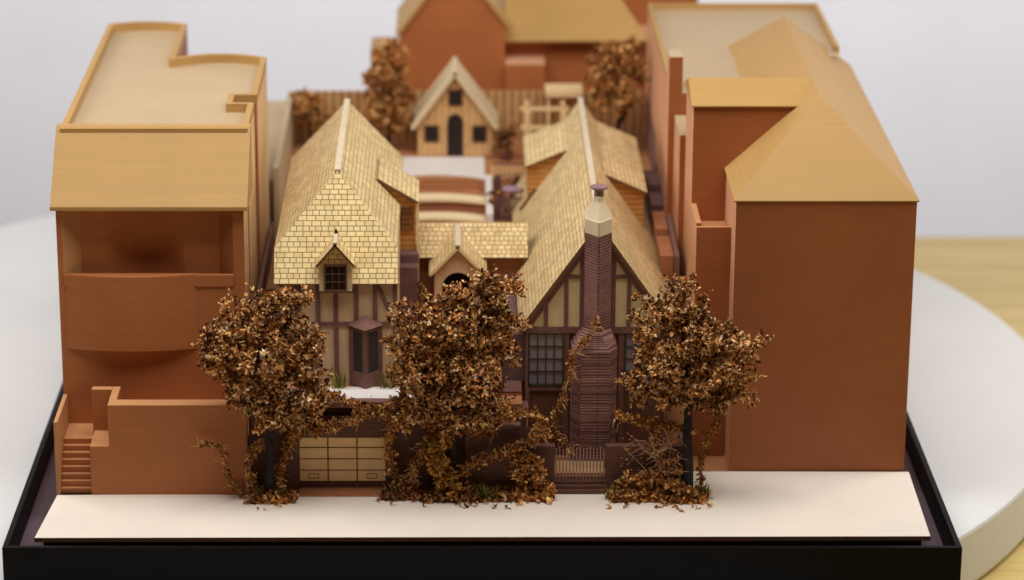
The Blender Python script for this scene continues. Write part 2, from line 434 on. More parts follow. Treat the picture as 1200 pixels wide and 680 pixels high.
# ------------------------------------------------------------------ left shingled house
def window(name, parent, x0, x1, z0, z1, y, cols, rows, t=.014, fr=.025, frame='burnt', label=None, sub=True):
    """framed window facing -y: frame with glazing bars, pane behind"""
    f = MB()
    f.box(x0-fr,x0,y-.02,y+.02,z0-fr,z1+fr).box(x1,x1+fr,y-.02,y+.02,z0-fr,z1+fr).box(x0,x1,y-.02,y+.02,z0-fr,z0).box(x0,x1,y-.02,y+.02,z1,z1+fr)
    for k in range(1,cols):
        x = x0+(x1-x0)*k/cols; f.box(x-t/2,x+t/2,y-.012,y+.004,z0,z1)
    for k in range(1,rows):
        z = z0+(z1-z0)*k/rows; f.box(x0,x1,y-.010,y+.003,z-t/2,z+t/2)
    if sub:
        o = f.build(name, M[frame], parent)
        MB().box(x0,x1,y+.006,y+.016,z0,z1).build('pane', M['glass'], o)
    else:
        f.box(x0,x1,y+.006,y+.016,z0,z1,1); o = f.build(name, [M[frame], M['dark']], parent)
    return o

lh = thing('gabled_house', 'shingled half timbered house with small front dormer and prow bay window, above the garage', 'house', (-1.75,4.4,1.6))
w = MB()
w.prism_x([(2.42,1.597),(6.35,1.597),(6.35,3.29),(2.60,3.29),(2.42,2.98)],-2.47,-1.03)
w.prism_y([(-2.45,3.30),(-1.05,3.30),(-1.76,4.08)], 3.4, 6.35)
w.build('wall', M['plaster'], lh)
tf = MB(); yf = 2.42
def vb(x, z0, z1, wd=.055): tf.bar((x,yf,z0),(x,yf,z1),wd,.022)
for x in (-2.45,-2.23,-2.0,-1.78,-1.53,-1.30,-1.055): vb(x, 1.6, 2.95)
tf.box(-2.47,-1.03,2.402,2.42,2.37,2.42)
tf.box(-1.99,-1.55,2.396,2.42,2.80,2.845)
tf.bar((-1.27,yf,2.90),(-1.08,yf,2.45),.05,.019)
tf.bar((-2.25,yf,2.90),(-2.42,yf,2.45),.05,.019)
tf.build('timber_frame', M['timber'], lh)
MB().box(-1.035,-1.0,2.40,2.44,1.6,2.93).build('corner_post', M['cream_post'], lh)
# roof
rX = -1.765
rf = MB()
rf.slab([(-2.53,2.58,3.325),(rX,3.06,4.165),(rX,6.45,4.165),(-2.53,6.6,3.325)], .04, 0, 1)
rf.slab([(-1.02,2.58,3.325),(-1.02,6.6,3.325),(rX,6.45,4.165),(rX,3.06,4.165)], .04, 0, 1)
rf.build('roof', [M['shingle_side'], M['burnt']], lh)
fs = MB()
fs.slab([(-2.53,2.345,2.93),(-1.02,2.345,2.93),(-1.02,2.575,3.328),(rX,3.055,4.168),(-2.53,2.575,3.328)], .04, 0, 1)
fs.build('hip_slope', [M['shingle_front'], M['burnt']], lh)
MB().bar((rX,3.05,4.16),(rX,6.45,4.16),.075,.025,(0,0,1)).build('ridge_cap', M['ridge'], lh)
# front dormer
dm = MB()
dm.box(-1.975,-1.575,2.33,2.6,2.845,3.20)
dm.prism_y([(-1.965,3.20),(-1.585,3.20),(-1.775,3.43)], 2.335, 2.6, 1)
dmo = dm.build('front_dormer', [M['gable_plaster'], M['shingle_front']], lh)
dr = MB()
dr.slab([(-1.775,2.25,3.475),(-1.775,2.70,3.475),(-2.02,2.52,3.19),(-2.02,2.25,3.19)], .03, 0, 1)
dr.slab([(-1.775,2.25,3.475),(-1.775,2.70,3.475),(-1.53,2.52,3.19),(-1.53,2.25,3.19)], .03, 0, 1)
dr.build('dormer_roof', [M['shingle_side'], M['burnt']], dmo)
MB().bar((-1.775,2.25,3.472),(-1.775,2.66,3.472),.05,.02,(0,0,1)).build('ridge_cap', M['ridge'], dmo)
MB().lathe(-1.775,2.63,[(.012,3.47),(.022,3.50),(.014,3.53),(.004,3.55)],10).build('finial', M['dark'], dmo)
window('window', dmo, -1.895,-1.655,2.865,3.17,2.318,3,3,.010,.02,'burnt',None,False)
# prow bay window
bx0, bx1, bxm = -1.625,-1.215,-1.42
bay = MB(); pl = lambda z, s=1: [(bxm+(bx0-bxm)*s,2.40,z),(bxm,2.40-.20*s,z),(bxm+(bx1-bxm)*s,2.40,z)]
bay.prism([(bx0,2.41),(bxm,2.21),(bx1,2.41)], 1.60, 1.80)
bay.prism([(bx0,2.41),(bxm,2.21),(bx1,2.41)], 2.33, 2.385)
for x, yy in ((bx0+.02,2.395),(bxm,2.225),(bx1-.02,2.395)): bay.box(x-.02,x+.02,yy-.012,yy+.02,1.80,2.33)
bo = bay.build('bay_window', M['timber'], lh)
MB().loft([[(bx0-.03,2.41,2.385),(bxm,2.17,2.385),(bx1+.03,2.41,2.385)],[(bxm-.01,2.41,2.50),(bxm,2.405,2.50),(bxm+.01,2.41,2.50)]]).build('bay_roof', M['timber'], bo)
for sx in (-1,1):
    a = Vector((bxm,2.235,0)); b = Vector((bxm+sx*.19,2.41,0)); p = MB()
    p.raw([(a.x,a.y,1.80),(b.x,b.y,1.80),(b.x,b.y,2.33),(a.x,a.y,2.33)],[(0,1,2,3)]); p.build('pane', M['dark_glass'], bo)
    m_ = MB(); c = (a+b)/2
    m_.bar((a.x+(b.x-a.x)*.16,a.y+(b.y-a.y)*.16-.004,1.80),(a.x+(b.x-a.x)*.16,a.y+(b.y-a.y)*.16-.004,2.33),.02,.012)
    m_.bar((a.x+(b.x-a.x)*.84,a.y+(b.y-a.y)*.84-.004,1.80),(a.x+(b.x-a.x)*.84,a.y+(b.y-a.y)*.84-.004,2.33),.02,.012); m_.build('glazing_bar', M['timber'], bo)
# side wing with shed dormer roof
sw = MB(); sw.prism_y([(-1.32,3.3),(-1.32,3.63),(-.83,3.33),(-.83,2.72),(-1.03,2.72),(-1.03,3.3)], 4.40, 5.25)
swo = sw.build('side_dormer', M['siding'], lh)
MB().slab([(-1.31,4.33,3.695),(-.79,4.33,3.385),(-.79,5.3,3.385),(-1.31,5.3,3.695)], .04, 0, 1).build('dormer_roof', [M['shingle_side'], M['burnt']], swo)
window('window', swo, -1.0,-.88,3.0,3.27,4.395,3,4,.010,.016,'burnt',None,False)
MB().box(-1.035,-.79,4.2,5.25,2.60,2.715).box(-1.035,-.80,4.02,4.2,1.6,2.60).build('side_bay', M['plum'], lh)
MB().box(-.815,-.785,4.36,4.40,2.3,3.34).build('corner_post', M['cream_post'], lh)

# ------------------------------------------------------------------ garage
ga = thing('garage', 'dark brick garage front with a tan panelled door, under the left half timbered house', 'garage', (-1.9,1.9,.44))
w = MB()
w.box(-2.84,-2.235,1.80,2.10,.44,1.52).box(-1.165,-.62,1.80,2.10,.44,1.52).box(-2.235,-1.165,1.80,2.10,1.13,1.42).box(-2.235,-1.165,1.875,2.10,.44,.53)
w.box(-2.84,-.62,1.90,2.10,1.42,1.525)
w.build('wall', M['garden_wall'], ga, bevel=.004)
MB().box(-2.86,-.60,1.795,2.30,1.525,1.60).build('terrace_slab', M['timber'], ga, bevel=.005)
MB().box(-2.0,-.85,1.90,2.30,1.60,1.612).build('terrace_top', M['terrace'], ga)
d = MB(); x0,x1,z0,z1 = -2.235,-1.165,.53,1.13
d.box(x0,x1,1.885,2.10,z0,z1,1)
cw=(x1-x0)/3; rh=(z1-z0)/4
for i in range(3):
    for j in range(4):
        d.box(x0+i*cw+.010,x0+(i+1)*cw-.010,1.868,1.886,z0+j*rh+.009,z0+(j+1)*rh-.009,0)
    if i != 1:
        cx = x0+(i+.5)*cw; cz = z0+rh*.5
        for q in ((cx-.065,cx+.065,cz-.033,cz-.025),(cx-.065,cx+.065,cz+.025,cz+.033),(cx-.065,cx-.057,cz-.033,cz+.033),(cx+.057,cx+.065,cz-.033,cz+.033)):
            d.box(q[0],q[1],1.864,1.869,q[2],q[3],1)
d.build('garage_door', [M['garage_door'], M['door_line']], ga)
structure(MB().box(-2.23,-1.17,1.58,1.87,.441,.4525).build('driveway', M['soil']))

# ------------------------------------------------------------------ garden walls and gate
gw = thing('garden_wall', 'dark brick stepped planter wall between the garage and the gate', 'wall', (-.05,1.9,.44))
w = MB().box(-.62,.575,1.86,2.12,.44,1.50).box(-.20,.46,1.70,1.86,.44,1.30).box(.575,.90,1.72,1.84,.44,1.05).box(-.62,.50,2.12,2.5,1.595,1.62)
w.build('wall', M['garden_wall'], gw, bevel=.005)
MB().box(-.64,.50,1.84,2.3,1.505,1.56).build('coping', M['soil'], gw, bevel=.004)
MB().box(-.22,.48,1.69,1.86,1.30,1.325).build('coping', M['timber'], gw, bevel=.003)
w = MB().box(1.52,2.45,1.72,1.84,.44,1.05).box(2.45,2.56,1.72,2.42,.44,1.05)
single(w, 'pier_wall', M['garden_wall'], 'low plum brown wall to the right of the picket gate', 'wall', (2,1.8,.44), bevel=.005)
gt = thing('picket_gate', 'small picket gate with thin plum bars and cream slats below the chimney', 'gate', (1.21,1.76,.60))
p = MB()
for k in range(15):
    x = .92+k*.0415; p.box(x-.006,x+.006,1.752,1.764,.60,1.01+.02*math.sin(k*2.1))
p.build('picket', M['picket'], gt)
p = MB()
for k in range(14): p.box(.931+k*.0415,.951+k*.0415,1.757,1.767,.70,.84)
p.build('slat', M['cream_post'], gt)
for z in (.655,.86): MB().box(.905,1.515,1.769,1.782,z,z+.018).build('rail', M['plum'], gt)
st = MB()
for k in range(3): st.box(.90,1.52,1.66+k*.035,1.80,.446+k*.05,.446+(k+1)*.05)
single(st, 'garden_step', M['garden_wall'], 'three shallow brown steps at the foot of the picket gate', 'steps', (1.21,1.7,.446), bevel=.003)

# ------------------------------------------------------------------ right shingled house with chimney
rh_ = thing('chimney_house', 'steep shingled half timbered house with a tall plum brick chimney on its front gable', 'house', (1.43,5.2,.6))
w = MB()
w.prism_y([(.56,.6),(2.31,.6),(2.31,2.30),(.56,2.30)], 2.5, 8.2)
w.build('wall', M['lower_wall'], rh_)
gp = MB().prism_y([(.555,2.30),(2.315,2.30),(1.43,3.60)], 2.485, 8.15); gp.build('gable', M['gable_plaster'], rh_)
tf = MB(); yf = 2.485
top = lambda x: 3.60-abs(x-1.43)*1.47
tf.box(.55,2.32,2.462,2.485,2.255,2.335)
for x in (.80,1.045,1.235,1.625,1.815,2.06): tf.bar((x,yf,2.33),(x,yf,top(x)-.02),.05,.02)
tf.bar((1.045,yf,2.98),(1.235,yf,2.98),.045,.018); tf.bar((1.625,yf,2.98),(1.815,yf,2.98),.045,.018)
for s in (-1,1): tf.bar((1.43+s*.90,yf,2.285),(1.43+s*.06,yf,3.50),.085,.026)
tf.box(.55,.60,2.47,2.5,.62,2.26).box(1.02,1.09,2.475,2.5,.62,2.26).box(1.70,1.77,2.475,2.5,.62,2.26).box(2.27,2.32,2.47,2.5,.62,2.26).box(.6,1.02,2.472,2.5,1.50,1.56)
tf.build('timber_frame', M['timber'], rh_)
window('window', rh_, .60,1.005,1.585,2.235,2.482,4,4,.014,.018,'bar')
window('window', rh_, 1.79,2.25,1.585,2.235,2.482,4,4,.014,.018,'bar')
rz=3.70; ez=2.33; E0,E1=.465,2.43
rf = MB()
rf.slab([(1.43,2.40,rz),(E0,2.40,ez),(E0,8.3,ez),(1.43,8.3,rz)], .045, 0, 1)
rf.slab([(1.43,2.40,rz),(E1,2.40,ez-.07),(E1,8.3,ez-.07),(1.43,8.3,rz)], .045, 0, 1)
rf.build('roof', [M['shingle_side'], M['burnt']], rh_)
MB().bar((1.43,2.62,rz-.005),(1.43,8.3,rz-.005),.075,.025,(0,0,1)).build('ridge_cap', M['ridge'], rh_)
dl = MB().prism_y([(.67,2.55),(1.23,3.30),(1.18,3.32),(.67,3.105)], 6.88, 8.2).build('side_dormer', M['siding'], rh_)
MB().slab([(1.20,6.82,3.375),(.63,6.82,3.135),(.63,8.32,3.135),(1.20,8.32,3.375)], .035, 0, 1).build('dormer_roof', [M['shingle_side'], M['burnt']], dl)
MB().bar((.56,6.84,2.52),(.78,6.84,2.82),.03,.03,(0,-1,0)).build('verge_trim', M['burnt'], dl)
dr_ = MB().prism_y([(2.18,2.50),(1.62,3.30),(1.68,3.32),(2.18,3.10)], 5.68, 8.2).build('side_dormer', M['siding'], rh_)
MB().slab([(1.66,5.62,3.375),(2.22,5.62,3.125),(2.22,8.32,3.125),(1.66,8.32,3.375)], .035, 0, 1).build('dormer_roof', [M['shingle_side'], M['burnt']], dr_)
MB().box(.26,.555,2.53,4.5,1.597,2.22).build('side_bay', M['plum'], rh_, bevel=.004)
# chimney
base = [(1.22,2.06),(1.58,2.06),(1.665,2.20),(1.665,2.52),(1.115,2.52),(1.115,2.22)]
shaft = [(1.405,2.19),(1.435,2.19),(1.585,2.36),(1.585,2.66),(1.262,2.66),(1.262,2.36)]
lp = lambda P, z, s=1: [(1.425+(x-1.425)*s, 2.42+(yy-2.42)*s, z) for x, yy in P]
ch = MB(); loops = []
def courses(P, z0, z1, n):
    out = []
    for k in range(n):
        a = z0+(z1-z0)*k/n; b = z0+(z1-z0)*(k+1)/n; h = b-a
        out += [lp(P,a,1.0), lp(P,a+h*.15,1.013), lp(P,b-h*.3,1.013), lp(P,b-h*.12,1.0)]
    return out
loops = courses(base, .60, 2.16, 46)
for k in range(8):
    t = (k+1)/8; zz = 2.17+.20*t; Pm = [(a[0]+(b[0]-a[0])*t, a[1]+(b[1]-a[1])*t) for a, b in zip(base, shaft)]
    loops += [lp(Pm, zz-.008, 1.012), lp(Pm, zz, 1.0)]
loops += courses(shaft, 2.38, 3.585, 32)
ch.loft(loops)
cho = ch.build('chimney', M['brick'], rh_)
cap = MB().loft([lp(shaft,3.585,1.0),lp(shaft,3.76,1.0),lp(shaft,3.775,.92),lp(shaft,3.97,.36),lp(shaft,4.04,.36)]); cap.build('chimney_cap', M['stucco'], cho)
MB().lathe(1.425,2.42,[(.06,4.03),(.055,4.10),(.085,4.12),(.11,4.135),(.108,4.155),(.06,4.17)],20).build('chimney_pot', M['pot'], cho)

# ------------------------------------------------------------------ entrance wing between the houses
en = thing('entrance_wing', 'low shingled link with an arched gabled porch between the two half timbered houses', 'porch', (-.15,4.6,1.6))
MB().box(-.82,.555,4.60,5.15,1.597,2.60).build('wall', M['soil'], en)
rf = MB(); rf.slab([(-.84,4.47,2.59),(.62,4.47,2.59),(.62,4.87,2.945),(-.84,4.87,2.945)], .04, 0, 1)
rf.slab([(-.84,4.87,2.945),(.62,4.87,2.945),(.62,5.25,2.6),(-.84,5.25,2.6)], .04, 0, 1)
rf.build('roof', [M['shingle_side'], M['burnt']], en)
# gabled porch with arched opening
cx=-.285
pr = MB(); na=10
ax = [(cx+.20*math.cos(math.pi*k/na), 2.34+.20*math.sin(math.pi*k/na)) for k in range(na+1)]   # right to left over the arch
outline = [(cx+.30,1.6),(cx+.30,2.55),(cx,2.86),(cx-.30,2.55),(cx-.30,1.6),(cx-.20,1.6)] + ax[::-1] + [(cx+.20,1.6)]
pr.prism_y(outline, 4.0, 4.10)
pr.box(cx-.30,cx-.25,4.10,4.59,1.6,2.5).box(cx+.25,cx+.30,4.10,4.59,1.6,2.5)
pr.build('porch_gable', M['plaster'], en)
MB().box(cx-.24,cx+.24,4.5,4.55,1.6,2.58).build('door', M['dark'], en)
rf = MB()
rf.slab([(cx,3.93,2.915),(cx,4.86,2.915),(cx-.37,4.6,2.53),(cx-.37,3.93,2.53)], .035, 0, 1)
rf.slab([(cx,3.93,2.915),(cx,4.86,2.915),(cx+.37,4.6,2.53),(cx+.37,3.93,2.53)], .035, 0, 1)
rf.build('porch_roof', [M['shingle_side'], M['cream_post']], en)
MB().bar((cx,3.93,2.91),(cx,4.84,2.91),.07,.02,(0,0,1)).build('ridge_cap', M['ridge'], en)

# ------------------------------------------------------------------ rear terraces, patio
tr = thing('curved_terrace', 'white platform stepping down in two curved cream lips behind the entrance wing', 'terrace', (-.5,8.6,2.02))
def arcband(x0,x1,yb,bow,n=18): return [(x0+(x1-x0)*k/n, yb+bow*(1-(2*k/n-1)**2)) for k in range(n+1)]
pf = MB().prism(arcband(-1.28,.10,8.70,.22)+[(.10,9.84),(-1.28,9.84)], 2.02, 2.415); pf.build('platform', M['white'], tr)
for yb, zt in ((7.98,2.28),(7.42,2.17)):
    l = MB().prism(arcband(-1.28,.10,yb,.16)+arcband(-1.28,.10,yb+.28,.18)[::-1], zt-.04, zt); l.build('lip', M['lip'], tr)
MB().prism(arcband(-1.27,.10,8.02,.16)+arcband(-1.27,.10,8.68,.22)[::-1], 2.02, 2.235).prism(arcband(-1.27,.10,7.46,.16)+arcband(-1.27,.10,7.95,.16)[::-1], 2.02, 2.12).build('planting_bed', M['soil'], tr)
MB().prism(arcband(-1.275,.095,8.69,.22)+arcband(-1.275,.095,8.70,.22)[::-1], 2.235, 2.395).build('riser', M['soil'], tr)
MB().box(.105,.20,6.95,8.9,2.02,2.42).build('side_wall', M['white'], tr)

MBp = MB().box(.205,.68,7.3,8.745,2.02,2.20); single(MBp, 'patio', M['soil'], 'small raised brown patio floor under the round mauve table', 'patio', (.44,8.4,2.02))
pt = thing('round_table', 'round mauve patio table between the two small railings', 'table', (.47,7.95,2.201))
MB().lathe(.47,7.95,[(.125,2.47),(.13,2.485),(.125,2.50)],24).build('tabletop', M['mauve'], pt)
MB().lathe(.47,7.95,[(.05,2.202),(.02,2.23),(.02,2.47)],10).build('pedestal', M['plum'], pt)
def chair(x, yy, label, rz):
    t = thing('patio_chair', label, 'chair', (x,yy,2.202), 'patio chairs')
    MB().box(x-.06,x+.06,yy-.06,yy+.06,2.34,2.365).build('seat', M['plum'], t)
    MB().box(x-.06,x+.06,yy+.045,yy+.06,2.365,2.58).build('backrest', M['plum'], t)
    for sx in (-.05,.05):
        for sy in (-.05,.05): MB().box(x+sx-.008,x+sx+.008,yy+sy-.008,yy+sy+.008,2.202,2.34).build('leg', M['plum'], t)
    t.rotation_euler.z = rz
chair(.30,8.25,'plum patio chair at the left of the mauve table',.6)
chair(.58,7.68,'plum patio chair at the right of the mauve table',-2.2)
def railing(name, label, x0, x1, yy, z0, h, mat, n):
    t = thing(name, label, 'railing', ((x0+x1)/2,yy,z0))
    MB().box(x0,x1,yy-.012,yy+.012,z0+h-.02,z0+h).build('rail', M['plum'], t); MB().box(x0,x1,yy-.006,yy+.006,z0+.05,z0+.065).build('rail', M['plum'], t)
    b = MB()
    for k in range(n+1):
        x = x0+(x1-x0)*k/n; b.box(x-.013,x+.013,yy-.009,yy+.009,z0,z0+h-.02)
    b.build('baluster', mat, t)
railing('patio_railing','pale picket railing behind the mauve patio table',.215,.68,8.78,2.40,.22,M['cream_post'],7)
railing('patio_railing','dark plum picket railing in front of the mauve patio table',.215,.66,7.36,2.20,.34,M['plum'],10)
railing('alley_railing','thin plum railing across the narrow alley beside the right block',2.24,2.50,8.4,2.40,.22,M['plum'],5)

# alley terraces at the right
at_ = thing('alley_terrace', 'brown stepped terrace in the alley beside the chimney house', 'terrace', (2.38,5.6,1.6))
MB().box(2.33,2.50,4.45,5.3,1.6,2.62).box(2.33,2.50,5.5,6.3,1.6,2.66).build('landing', M['soil'], at_, bevel=.004)
MB().box(2.33,2.50,6.4,7.0,1.6,2.72).box(2.33,2.50,7.1,7.7,1.6,2.80).build('step', M['plum'], at_)
single(MB().prism_x([(4.3,1.6),(10.7,1.6),(10.7,3.15),(8.6,3.1),(8.5,2.8),(4.3,2.66)],2.505,2.565), 'alley_fence', M['timber'], 'long low plum fence running along the alley beside the right block', 'fence', (2.53,7.5,1.6))
# left alley: fence with pale top and garden bits
single(MB().prism_x([(6.9,2.0),(10.78,2.0),(10.78,3.16),(6.9,3.10)],-2.80,-2.73), 'side_fence', M['fence_side'], 'pale side fence running back from behind the left half timbered house', 'fence', (-2.76,8.8,2.0))
single(MB().box(-2.84,-2.80,2.3,6.8,1.6,2.35), 'alley_wall', M['alley'], 'dark plum wall along the alley by the left tan block', 'wall', (-2.82,4.5,1.6))
for i, (yy, lab) in enumerate(((3.1,'nearest'),(3.9,'middle'),(4.8,'farthest'))):
    single(MB().box(-2.78,-2.60,yy,yy+.32,1.612,1.72), 'alley_step', M['white'], lab+' of three pale stepping blocks in the dark alley left of the shingled house', 'step', (-2.69,yy+.16,1.612), 'stepping blocks in the left alley', bevel=.004)

# ------------------------------------------------------------------ rear fence, cottage, pergola
single(MB().box(-2.73,2.50,10.80,10.86,2.40,3.15), 'back_fence', M['fence'], 'long brown vertically striped fence across the rear yard', 'fence', (-.1,10.83,2.4))
co = thing('garden_cottage', 'tiny steep gabled cottage with an arched door in the rear yard', 'cottage', (-.33,10.2,2.4))
cz=2.43
w = MB().prism_y([(-.87,cz),(.21,cz),(.21,2.88),(-.33,3.60),(-.87,2.88)],9.86,10.65); w.build('wall', M['plank'], co)
rf = MB()
rf.slab([(-.33,9.78,3.715),(-.33,10.72,3.715),(-.97,10.72,2.86),(-.97,9.78,2.86)],.05).slab([(-.33,9.78,3.715),(-.33,10.72,3.715),(.31,10.72,2.86),(.31,9.78,2.86)],.05)
rf.build('roof', M['cottage_roof'], co)
n=10; dx=-.325; ar=[(dx+.115*math.cos(math.pi*k/n),2.93+.13*math.sin(math.pi*k/n)) for k in range(n+1)]
MB().prism_y([(dx-.115,cz+.01),(dx+.115,cz+.01)]+ar[0:],9.835,9.858).build('door', M['dark'], co)
for x0,x1,z0,z1 in ((-.76,-.58,2.66,2.87),(-.06,.12,2.66,2.87),(-.405,-.235,3.21,3.41)):
    f = MB().box(x0-.02,x1+.02,9.84,9.858,z0-.02,z1+.02).build('window', M['burnt'], co); MB().box(x0,x1,9.832,9.839,z0,z1).build('pane', M['dark'], f)
single(MB().box(-1.3,.7,9.845,10.0,2.401,2.428), 'stone_path', M['soil'], 'brown paved strip along the foot of the cottage', 'path', (-.3,9.9,2.401))
pg = thing('pergola', 'cream post pergola in the rear yard beside the cottage', 'pergola', (1.1,9.5,2.4))
for x,yy in ((.72,9.3),(1.24,9.3),(.72,9.9),(1.24,9.9)): MB().box(x-.035,x+.035,yy-.035,yy+.035,2.401,3.24).build('post', M['cream_post'], pg)
MB().box(.62,1.34,9.27,9.33,2.98,3.03).build('beam', M['cream_post'], pg); MB().box(.62,1.34,9.87,9.93,3.1,3.15).build('beam', M['cream_post'], pg)
single(MB().box(1.0,1.55,10.2,10.7,3.22,3.30).box(1.02,1.06,10.24,10.28,2.4,3.22).box(1.48,1.52,10.24,10.28,2.4,3.22), 'canopy', M['cream_post'], 'small cream canopy on posts against the striped fence', 'canopy', (1.28,10.45,2.4))

# ------------------------------------------------------------------ rear building
bb = thing('rear_building', 'large tan printed building with a broad gable filling the top of the view', 'building', (1,12.3,2.3))
w = MB()
w.prism_y([(-1.14,2.3),(.42,2.3),(.42,3.75),(.47,4.0),(-.33,5.0),(-1.18,3.86),(-1.14,3.80)],11.5,13.2)
w.box(-1.6,-1.145,11.52,12.3,2.3,3.60)
w.box(.425,1.02,11.3,11.85,2.3,3.44)
w.box(.425,2.62,11.86,13.2,2.3,3.74)
top_faces(w.build('wall', M['tan_back'], bb, bevel=.006), M['terracotta_lit'])
MB().prism_y([(2.0,2.3),(3.4,2.3),(3.4,4.25),(2.7,5.1),(2.0,4.25)],12.6,13.25).build('far_gable', M['tan_back'], bb)
rf = MB()
rf.slab([(-.33,11.45,5.04),(-.33,13.2,5.04),(-1.22,13.2,3.86),(-1.22,11.45,3.86)],.05).slab([(-.33,11.45,5.04),(-.33,13.2,5.04),(.50,13.2,4.0),(.50,11.45,4.0)],.05)
rf.slab([(.43,11.62,3.72),(2.60,11.62,3.72),(2.05,12.45,4.42),(.43,12.45,4.42)],.05)
rf.slab([(2.7,12.55,5.15),(2.7,13.25,5.15),(3.5,13.25,4.2),(3.5,12.55,4.2)],.05)
rf.box(-1.6,-1.145,11.52,12.3,3.601,3.62)
rf.build('roof', M['tan_roof'], bb)

# ------------------------------------------------------------------ planting
def petals(mb, c, outd, n, size, rnd, spread=1.0):
    """a floret: n small curled petals round a centre"""
    for _ in range(n):
        d = (outd*rnd.uniform(.1,1.0) + Vector((rnd.gauss(0,1),rnd.gauss(0,1),rnd.gauss(0,1)))*.62*spread)
        if d.length < 1e-3: continue
        d.normalize(); s = d.cross(Vector((rnd.gauss(0,1),rnd.gauss(0,1),rnd.gauss(0,1))))
        if s.length < 1e-3: continue
        s.normalize(); L = size*rnd.uniform(.5,1.4); W = L*rnd.uniform(.35,.8); b = c+d*L*.15
        up = s.cross(d)*L*rnd.uniform(-.45,.45)
        m = b+d*L*.55+up*.55; t = b+d*L+up*-.1
        i = len(mb.v)
        mb.v += [tuple(b-s*W*.2),tuple(b+s*W*.2),tuple(m-s*W*.5),tuple(m+s*W*.5),tuple(t-s*W*.18),tuple(t+s*W*.18)]
        mb.f += [(i,i+1,i+3,i+2),(i+2,i+3,i+5,i+4)]; mb.m += [0,0]

def crown(blobs, density, size, rnd, n_pet=9, clump=.085):
    """clumps of florets spread over every lobe, dark gaps left between the clumps"""
    mb = MB()
    for (c, r) in blobs:
        c = Vector(c); k = max(5, int(density*r*r))
        for _ in range(k):
            d = Vector((rnd.gauss(0,1),rnd.gauss(0,1),rnd.gauss(0,1))).normalized()
            rr = r*(.35+.72*rnd.random()**.55)*(1+.5*noise.noise(d*2.1+c*3))
            q = c+Vector((d.x*rr,d.y*rr*.85,d.z*rr)); cl = clump*rnd.uniform(.5,1.25)
            for _ in range(rnd.randint(5,9)):
                o = Vector((rnd.gauss(0,1),rnd.gauss(0,1),rnd.gauss(0,1))).normalized()
                o = (o+d*.55).normalized()
                petals(mb, q+o*cl*rnd.uniform(.35,1), o, n_pet, size*rnd.uniform(.6,1.35), rnd, .9)
            if rnd.random() < .28:      # a stray sprig poking out of the outline
                e = q+(d+Vector((rnd.gauss(0,.3),rnd.gauss(0,.3),rnd.gauss(0,.3)))).normalized()*cl*1.9
                for j in range(4): petals(mb, q.lerp(e,j/3), d, 4, size*.8, rnd, .8)
    return mb

def limb(mb, a, b, r0, r1, rnd, n=5, wob=.03):
    a, b = Vector(a), Vector(b)
    pts = [a.lerp(b,k/n)+(Vector((rnd.uniform(-1,1),rnd.uniform(-1,1),0))*wob if 0<k<n else Vector()) for k in range(n+1)]
    mb.tube(pts, [r0+(r1-r0)*k/n for k in range(n+1)], 8)

def tree(name, label, cat, base, fork, blobs, r0, density, size, leafmat, trunkmat, seed, group):
    rnd = random.Random(seed); t = thing(name, label, cat, base, group)
    tr_ = MB(); limb(tr_, base, fork, r0, r0*.62, rnd, 6, .012)
    tr_.tube([Vector(base)+Vector((0,0,-.004)), Vector(base)+Vector((0,0,.05))], [r0*1.5, r0*1.02], 9)
    for (c, r) in blobs[::2] if len(blobs) > 5 else blobs: limb(tr_, fork, Vector(c)-Vector((0,0,r*.2)), r0*.5, r0*.12, rnd, 4, .03)
    tr_.build('trunk', trunkmat, t, smooth=True)
    crown(blobs, density, size, rnd).build('crown', leafmat, t, recalc=False)
    return t
S = .0102   # world size of one reference unit at the front row of trees
T1 = [((-2.49,1.50,2.83),28*S),((-2.23,1.52,3.00),15*S),((-2.88,1.48,2.66),28*S),((-3.16,1.50,2.51),18*S),((-3.09,1.45,2.24),24*S),((-2.65,1.35,2.35),40*S),((-2.22,1.50,2.51),26*S),((-2.12,1.50,2.19),26*S),((-2.71,1.40,1.85),30*S),((-2.25,1.42,1.84),32*S),((-2.54,1.50,1.55),18*S),((-2.04,1.52,1.72),18*S),((-2.98,1.50,1.73),12*S)]
T2 = [((0.14,1.60,3.10),24*S),((-0.13,1.55,2.99),18*S),((-0.45,1.55,2.99),16*S),((-0.71,1.50,2.76),28*S),((-0.94,1.50,2.58),20*S),((-0.25,1.42,2.63),38*S),((0.21,1.55,2.71),26*S),((0.34,1.60,3.00),12*S),((-0.71,1.40,2.25),38*S),((-0.10,1.42,2.19),38*S),((-0.95,1.50,2.11),20*S),((0.26,1.58,2.30),18*S),((-0.76,1.45,1.75),28*S),((-0.30,1.45,1.69),34*S),((0.08,1.50,1.73),22*S)]
T3 = [((2.37,1.60,3.10),15*S),((2.28,1.58,2.87),20*S),((2.56,1.60,2.82),17*S),((1.96,1.60,2.89),13*S),((2.08,1.55,2.63),24*S),((2.46,1.45,2.56),34*S),((2.93,1.55,2.45),24*S),((3.20,1.58,2.41),15*S),((2.03,1.52,2.21),24*S),((2.41,1.42,2.14),34*S),((2.88,1.48,2.15),30*S),((1.93,1.55,1.87),16*S),((2.32,1.50,1.84),22*S),((3.10,1.55,1.93),20*S),((2.79,1.50,1.81),20*S),((1.76,1.58,1.97),8*S)]
g_ = 'dried flower trees along the pavement'
tree('model_tree', 'dried flower tree in front of the left tan yard wall and garage', 'tree', (-2.60,1.58,.446), (-2.54,1.52,1.50), T1, .068, 520, .047, M['leaf'], M['trunk'], 11, g_)
tree('model_tree', 'broad dried flower tree in the middle, between the garage and the chimney', 'tree', (-.33,1.58,.446), (-0.37,1.52,1.63), T2, .07, 520, .045, M['leaf'], M['trunk'], 12, g_)
